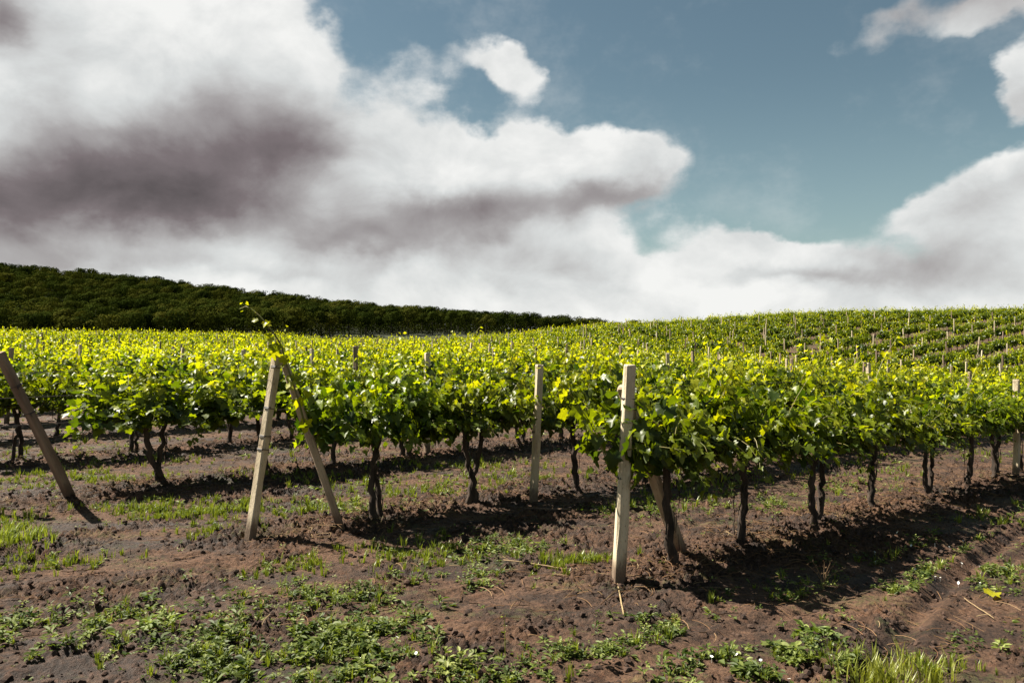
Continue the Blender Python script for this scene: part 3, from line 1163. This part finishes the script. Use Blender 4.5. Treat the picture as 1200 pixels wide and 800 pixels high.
def scatter(mb, protos, xs, ys, smin, smax, r, tone=(.35, .75), sink=.0):
    zs = ground_z(xs, ys)
    for x, y, z in zip(xs, ys, zs):
        V, Fc, T = protos[int(r.integers(len(protos)))]
        a = r.uniform(0, 6.28); s = r.uniform(smin, smax)
        ca, sa = math.cos(a) * s, math.sin(a) * s
        v = np.stack([V[:, 0] * ca - V[:, 1] * sa + x, V[:, 0] * sa + V[:, 1] * ca + y, V[:, 2] * s + z - sink], 1)
        mb.add(v, Fc, np.clip(T - .5 + r.uniform(*tone), 0, 1))


r = np.random.default_rng(77)
weedp = [rosette(int(r.integers(5, 9)), r.uniform(.035, .055), r, .7) for i in range(8)] + \
        [rosette(4, r.uniform(.035, .05), r, .5, r.uniform(.03, .08), 3) for i in range(6)]
grassp = [blades(int(r.integers(7, 16)), r.uniform(.05, .10), .05, r, .0035) for i in range(10)]


def patch(cx, cy, rx, ry, n):
    """points of a patch of growth, around where the photograph shows it"""
    X, Y = [], []
    for i in range(n):
        px = cx + rx * float(r.normal()) * .72; py = cy + ry * float(r.normal()) * .72
        if py < 430: continue
        x, y = px_ground(px, py)
        X.append(x); Y.append(y)
    return np.array(X), np.array(Y)


def clumped(X, Y, sc_, th, seed):
    m = (fbm(X * sc_ + seed, Y * sc_ - seed, 3) > th) & off_ruts(X, Y)
    return X[m], Y[m]


mbw = MB(); mbg = MB()
for (cx, cy, rx, ry, n, kind) in [
    (330, 745, 105, 38, 760, 'w'), (430, 765, 55, 28, 420, 'w'), (395, 695, 50, 14, 220, 'w'), (250, 775, 70, 25, 220, 'w'),
    (60, 745, 75, 22, 330, 'w'), (150, 720, 60, 12, 90, 'w'), (60, 660, 60, 10, 120, 'g'), (20, 625, 30, 18, 160, 'g'),
    (190, 603, 60, 7, 260, 'g'), (290, 598, 80, 8, 300, 'g'), (420, 598, 60, 9, 200, 'w'), (240, 625, 40, 5, 60, 'g'), (340, 665, 60, 10, 100, 'g'),
    (560, 645, 45, 12, 200, 'w'), (610, 642, 35, 10, 160, 'w'), (520, 680, 70, 10, 130, 'w'), (665, 660, 40, 9, 130, 'g'), (480, 650, 50, 12, 150, 'g'),
    (570, 790, 50, 16, 120, 'w'), (780, 742, 55, 14, 230, 'w'), (700, 765, 40, 12, 120, 'w'), (880, 782, 75, 18, 380, 'w'),
    (950, 735, 25, 14, 60, 'w'), (1000, 770, 45, 14, 150, 'w'), (1000, 695, 60, 8, 110, 'w'), (1060, 665, 60, 10, 240, 'w'), (1110, 640, 50, 9, 230, 'w'),
    (1100, 690, 50, 10, 240, 'w'), (1170, 672, 45, 14, 220, 'w'), (1180, 610, 40, 8, 120, 'g'), (900, 700, 50, 10, 120, 'w'),
    (780, 560, 40, 8, 120, 'g'), (760, 600, 60, 8, 150, 'w'), (900, 590, 60, 10, 240, 'w'), (1000, 570, 60, 8, 200, 'w'), (850, 560, 60, 8, 160, 'g'),
    (500, 578, 60, 6, 200, 'g'), (120, 560, 70, 7, 260, 'g'), (30, 565, 40, 8, 120, 'g'), (620, 560, 60, 5, 150, 'g'), (560, 545, 90, 5, 200, 'g'),
    (150, 540, 120, 4, 220, 'g'), (350, 560, 80, 5, 160, 'g'), (1050, 790, 60, 12, 120, 'g'), (1180, 760, 50, 20, 60, 'w'), (640, 790, 60, 20, 60, 'w'),
]:
    X, Y = patch(cx, cy, rx, ry, int(n * 1.25))
    X, Y = clumped(X, Y, 2.9, -.03, cx * .01)
    if len(X) == 0: continue
    if kind == 'w':
        scatter(mbw, weedp, X, Y, .4, 1.4 if n >= 300 else 1.1, r, (.0, .9))
        q = r.random(len(X)) < .18
        scatter(mbg, grassp, X[q], Y[q], .6, 1.3, r)
    else:
        scatter(mbg, grassp, X, Y, .6, 1.4, r)
        q = r.random(len(X)) < .25
        scatter(mbw, weedp, X[q], Y[q], .5, 1.1, r)
# growth in the lanes between the rows, thinning out with distance
n = 9000
Yr = 9 + 40 * r.random(n) ** 1.6; Xr = (r.random(n) * 1.5 - .75) * Yr
d_, in_, a_, p_ = row_dist(Xr, Yr)
mk = (np.abs(d_ - 1.35) < .55) & (fbm(a_ * .35, p_ * .9, 3) > -.02)
Xr, Yr = Xr[mk], Yr[mk]
h_ = len(Xr) // 2
scatter(mbw, weedp[:8], Xr[:h_], Yr[:h_], .9, 2.0, r)
scatter(mbg, grassp, Xr[h_:], Yr[h_:], .9, 1.8, r)
# a thin sprinkling everywhere in front
n = 900
Yr = 4.2 + 7 * r.random(n); Xr = (r.random(n) * 1.5 - .75) * Yr
Xr, Yr = clumped(Xr, Yr, 1.1, .12, 9.1)
scatter(mbw, weedp, Xr, Yr, .4, .9, r)
tag(link('weeds', mbw.mesh('weeds', M_WEED)), 'low broad-leaved green weeds creeping in patches over the brown soil', 'weeds', kind='stuff')
tag(link('grass', mbg.mesh('grass', M_GRASS)), 'short bright green grass in strips between the vine rows', 'grass', kind='stuff')

# dry litter: straw, dead grass and prunings, mostly under the rows
def strand(r, ln, rad):
    a = r.uniform(0, 6.28); d = np.array([math.cos(a), math.sin(a), r.normal(0, .15)])
    c = np.array([-d[1], d[0], 0]) * r.normal(0, .35)
    t = np.linspace(-.5, .5, 5)[:, None]
    p = d * t * ln + c * ln * (t * t) + np.array([0, 0, 1]) * (.012 + .02 * r.random() * (1 - 4 * t * t))
    return tube_arrays(p, rad, 3, cap=False)


mbs = MB()
n = 30000
Yr = 5 + 13 * r.random(n) ** 1.2; Xr = (r.random(n) * 1.5 - .75) * Yr
d_, in_, a_, p_ = row_dist(Xr, Yr)
mk = (r.random(n) < (np.exp(-(d_ / .55) ** 2) * in_ * .95 + .07)) & (fbm(Xr * .9, Yr * .9, 3) > -.18)
Xr, Yr = Xr[mk], Yr[mk]
Zr = ground_z(Xr, Yr)
protos = [strand(r, r.uniform(.08, .28), r.uniform(.0016, .0036)) for i in range(40)]
for x, y, z in zip(Xr, Yr, Zr):
    v, f = protos[int(r.integers(40))]
    mbs.add(v + [x, y, z], f, float(np.clip(r.normal(.35, .25), 0, 1)))
tag(link('straw', mbs.mesh('straw', M_STRAW)), 'dry reddish straw and dead stalks lying on the soil under the vines', 'straw', kind='stuff')

# loose clods
ico_v = []
phi = (1 + 5 ** .5) / 2
ico = np.array([(-1, phi, 0), (1, phi, 0), (-1, -phi, 0), (1, -phi, 0), (0, -1, phi), (0, 1, phi), (0, -1, -phi), (0, 1, -phi),
                (phi, 0, -1), (phi, 0, 1), (-phi, 0, -1), (-phi, 0, 1)]) / 1.9
icf = np.array([(0, 11, 5), (0, 5, 1), (0, 1, 7), (0, 7, 10), (0, 10, 11), (1, 5, 9), (5, 11, 4), (11, 10, 2), (10, 7, 6), (7, 1, 8),
                (3, 9, 4), (3, 4, 2), (3, 2, 6), (3, 6, 8), (3, 8, 9), (4, 9, 5), (2, 4, 11), (6, 2, 10), (8, 6, 7), (9, 8, 1)])
mbc = MB()
n = 75000
Yr = 4.3 + 12 * r.random(n) ** 1.3; Xr = (r.random(n) * 1.5 - .75) * Yr
d_, in_, a_, p_ = row_dist(Xr, Yr)
den = .16 + np.exp(-(d_ / .6) ** 2) * in_ * .6 + .5 * sstep(.0, .4, fbm(a_ * .5 + 40, p_ * 1.3, 3))
mk = r.random(n) < den * .8
Xr, Yr = Xr[mk], Yr[mk]; Zr = ground_z(Xr, Yr)
for x, y, z in zip(Xr, Yr, Zr):
    s = float(np.exp(r.normal(math.log(.0105), .7)))
    s = min(s, .03)
    mbc.add(ico * r.uniform(.65, 1.2, (12, 1)) * [s, s * r.uniform(.7, 1.2), s * .75] + [x, y, z + s * .15], icf)
tag(link('soil_crumbs', mbc.mesh('soil_crumbs', M_CLOD)), 'loose crumbs and clods of dark earth scattered over the ground', 'soil', kind='stuff')

# white flowers among the creeping weeds
mbf = MB()
for (cx, cy, rx, ry, n) in [(885, 785, 50, 12, 9), (1050, 668, 60, 12, 8), (1105, 640, 50, 8, 6), (1150, 680, 40, 10, 6), (430, 765, 50, 20, 5)]:
    X, Y = patch(cx, cy, rx, ry, n)
    Z = ground_z(X, Y)
    for x, y, z in zip(X, Y, Z):
        th = np.linspace(0, 2 * np.pi, 7)[:-1]
        s = r.uniform(.007, .012)
        v = np.column_stack([np.cos(th) * s, np.sin(th) * s, np.full(6, .004)]); v = np.vstack([v, [0, 0, 0]])
        tl = r.normal(0, .4, 2); v[:, 2] += v[:, 0] * tl[0] + v[:, 1] * tl[1]
        mbf.add(v + [x, y, z + .035], np.array([[i, (i + 1) % 6, 6] for i in range(6)]))
        sv, sf = tube_arrays(np.array([[x, y, z - .01], [x, y, z + .035]]), .0008, 3)
        mbf.add(sv, sf)
tag(link('small_flowers', mbf.mesh('small_flowers', M_PETAL)), 'tiny white flowers dotted among the creeping weeds', 'flowers', kind='stuff')


# single plants that stand out
def plant_at(name, px, py, arr, mat, label, cat, group=None, smooth=False):
    x, y = px_ground(px, py)
    z = float(ground_z(np.array([x]), np.array([y]))[0])
    mb = MB()
    for V, Fc, T in arr:
        mb.add(V, Fc, T)
    o = link(name, mb.mesh(name, mat, smooth))
    o.location = (x, y, z - .01)
    return tag(o, label, cat, group)


def tone_of(a, lo, hi):
    V, Fc, T = a
    return V, Fc, np.clip(T - .5 + r.uniform(lo, hi), 0, 1)


def multi(n, mk, spread, lo=.4, hi=.8):
    out_ = []
    for i in range(n):
        V, Fc, T = mk()
        o_ = np.array([r.normal(0, spread), r.normal(0, spread), 0])
        out_.append(tone_of((V + o_, Fc, T), lo, hi))
    return out_


plant_at('grass_tuft', 1045, 798, multi(46, lambda: blades(9, .18, .08, r, .0045, .7), .15, .5, .95), M_GRASS,
         'tall bright green grass tuft at the bottom edge, right of the middle', 'grass tuft', 'grass tufts')
plant_at('grass_tuft', 6, 640, multi(60, lambda: blades(9, .16, .08, r, .0045, .7), .17, .5, .95), M_GRASS,
         'dense bright grass tuft at the left edge in front of the weathered strut', 'grass tuft', 'grass tufts')
plant_at('grass_tuft', 668, 797, multi(3, lambda: blades(6, .13, .03, r, .003, .3), .03, .5, .8), M_GRASS,
         'small thin grass tuft at the bottom edge, below the pale front post', 'grass tuft', 'grass tufts')
plant_at('grass_tuft', 1040, 655, multi(4, lambda: blades(7, .16, .03, r, .003, .4), .05, .4, .6), M_GRASS,
         'thin grass tuft in the shade below the front row on the right', 'grass tuft', 'grass tufts')
plant_at('broadleaf_weed', 947, 742, multi(4, lambda: rosette(8, .10, r, .8), .04, .4, .7), M_WEED,
         'large rosette weed with long pointed leaves beside the wheel rut', 'weed')
plant_at('broadleaf_weed', 190, 735, multi(5, lambda: rosette(6, .075, r, .7, .06, 2), .05, .6, .8), M_WEED,
         'pale leafy weed standing out at the lower left', 'weed')
plant_at('leafy_seedling', 545, 788, multi(7, lambda: rosette(5, .06, r, .6, .10, 3), .07, .6, .95), M_WEED,
         'clump of pale green toothed seedlings at the bottom edge near the middle', 'weed')


def stalks(n, h, fan, r):
    arr = []
    for i in range(n):
        a = r.uniform(-1, 1) * fan
        t = np.linspace(0, 1, 6)[:, None]
        p = np.hstack([np.sin(a * t) * h * t, r.normal(0, .1) * h * t * t, h * t * np.cos(a * t * .8)])
        V, Fc = tube_arrays(p, np.linspace(.003, .0015, 6), 4)
        arr.append((V, Fc, np.full(len(V), .7)))
        for j in (3, 4, 5):
            V, Fc, T = rosette(4, .022, r, 1.0)
            arr.append((V + p[j], Fc, T + .2))
    return arr


plant_at('dry_weed', 965, 690, stalks(7, .24, .9, r), M_STRAW,
         'dry yellowish weed with fanned out stalks in front of the front vine row', 'dry weed')
plant_at('tall_weed_stalk', 592, 768, stalks(1, .26, .03, r), M_GRASS,
         'single thin upright weed stalk at the bottom, left of the pale front post', 'weed')


def stick(name, p0, p1, rad, mat, label, cat, lift=.03):
    a = px_ground(*p0); b = px_ground(*p1)
    t = np.linspace(0, 1, 7)
    x = a[0] + (b[0] - a[0]) * t; y = a[1] + (b[1] - a[1]) * t
    z = ground_z(x, y)
    z = np.linspace(z[0], z[-1], 7) + lift + r.normal(0, .003, 7)
    v, f = tube_arrays(np.stack([x, y, z], 1), rad, 6, .12, 4)
    o = link(name, MB().add(v, f, .9).mesh(name, mat, True))
    return tag(o, label, cat)


stick('fallen_stick', (615, 599), (668, 603), .012, M_POST_MID, 'pale straight stick lying on the soil at the foot of the grey post', 'stick')
stick('twig', (1130, 706), (1165, 728), .004, M_STRAW, 'thin pale twig lying beside the wheel rut at the right', 'twig', .02)
stick('dead_root', (724, 690), (731, 722), .006, M_STRAW, 'bare pale root running out of the soil at the foot of the front post', 'root', .015)
stick('pruned_cane', (590, 660), (668, 672), .005, M_STRAW, 'thin dry pruned cane lying left of the pale front post', 'twig', .02)

# a torn vine leaf lying on the track
lx_, ly_ = px_ground(1158, 706)
V, Fc, T = leaf_cloud(np.array([[0, 0, .01]]), np.array([[.1, -.2, 1.0]]), np.array([[1.0, .2, 0]]), np.array([.12]), np.array([.9]), r, True)
o = link('fallen_leaf', make_mesh('fallen_leaf', V, Fc, M_LEAF, T, True))
o.location = (lx_, ly_, float(ground_z(np.array([lx_]), np.array([ly_]))[0]) + .03)
tag(o, 'pale green vine leaf lying loose beside the wheel rut at the right', 'leaf')

# ------------------------------------------------------------------ woodland on the far slope
def crown_arrays(seed):
    r = np.random.default_rng(seed)
    n = 1150
    lobes = [(r.normal(0, 1.5), r.normal(0, 1.5), r.uniform(4.0, 6.9), r.uniform(1.0, 1.7)) for _ in range(8)] + [(0, 0, 5.8, 2.3)]
    P, G = [], []
    for i in range(n):
        l = lobes[int(r.integers(len(lobes)))]
        d = unit(r.normal(0, 1, 3)); d[2] = d[2] * .8 + .15
        P.append(np.array(l[:3]) + d * l[3] * r.uniform(.86, 1.04))
        G.append(d)
    # undergrowth and low limbs
    for i in range(260):
        P.append(np.array([r.normal(0, 1.9), r.normal(0, 1.9), r.uniform(.1, 4.2)])); G.append(unit(r.normal(0, 1, 3)))
    P = np.array(P)
    Nn = unit(unit(P - [0, 0, 5.2]) * .5 + np.array(G) + r.normal(0, .28, P.shape))
    T = unit(np.cross(Nn, r.normal(0, 1, P.shape)))
    B = np.cross(T, Nn)
    S = r.uniform(.15, .33, len(P))[:, None, None]
    q = np.array([(-.6, -.4), (.5, -.55), (.62, .45), (-.45, .6)])
    q = q[None] * (1 + r.normal(0, .2, (len(P), 4, 2)))
    V = P[:, None] + S * (q[..., :1] * B[:, None] + q[..., 1:] * T[:, None])
    f = (np.arange(4)[None] + (np.arange(len(P)) * 4)[:, None])
    tone = np.repeat(np.clip(.5 + r.normal(0, .10, len(P)), 0, 1), 4)
    tv, tf = tube_arrays(np.array([[0, 0, -.5], [.1, 0, 2.5], [0, .1, 5], [.1, 0, 7]]), [.22, .17, .11, .04], 5, cap=False)
    return V.reshape(-1, 3), f, tone, tv, tf[0]


cr_p = [crown_arrays(500 + i) for i in range(8)]
VV, FF, TT, TV, TF = [], [], [], [], []
o1 = o2 = 0
rf = np.random.default_rng(8)
spots = []
y = 145.0
while y < 352:
    stp = 5.0 + (y - 145) * .004
    x = -.80 * y - 10
    while x < .24 * y:
        xx = x + rf.normal(0, 1.2); yy = y + rf.normal(0, 1.2)
        t = xx / yy
        if yy > np.interp(t, [-.67, -.3, -.1, .05, .2], [150, 190, 240, 280, 300]):
            spots.append((xx, yy))
        x += stp
    y += stp * 1.15
for xx, yy in spots:
    V, f, tn, tv, tf = cr_p[int(rf.integers(8))]
    s = float(rf.uniform(.78, 1.06)); sz = s * float(rf.uniform(.85, 1.1))
    a = rf.uniform(0, 6.28); ca, sa = math.cos(a) * s, math.sin(a) * s
    z = float(base_z(xx, yy))
    rot = lambda v: np.stack([v[:, 0] * ca - v[:, 1] * sa + xx, v[:, 0] * sa + v[:, 1] * ca + yy, v[:, 2] * sz + z], 1)
    VV.append(rot(V)); FF.append(f + o1); TT.append(np.clip(tn + rf.normal(0, .30), 0, 1)); o1 += len(V)
    TV.append(rot(tv)); TF.append(tf + o2); o2 += len(tv)
nl = sum(len(f) for f in FF); ntk = sum(len(f) for f in TF)
me = make_mesh('woodland', np.concatenate(VV + TV), [np.concatenate(FF), np.concatenate(TF) + o1], [M_WOOD_LEAF, M_TRUNKW],
               np.concatenate(TT + [np.full(o2, .5)]), False, np.concatenate([np.zeros(nl), np.ones(ntk)]))
tag(link('woodland', me), 'dark green wood covering the long slope behind the vineyard', 'woodland', kind='stuff')
print('vines', len(vines), 'posts', len(posts), 'wood', len(spots), 'verts ground', nx * ny)
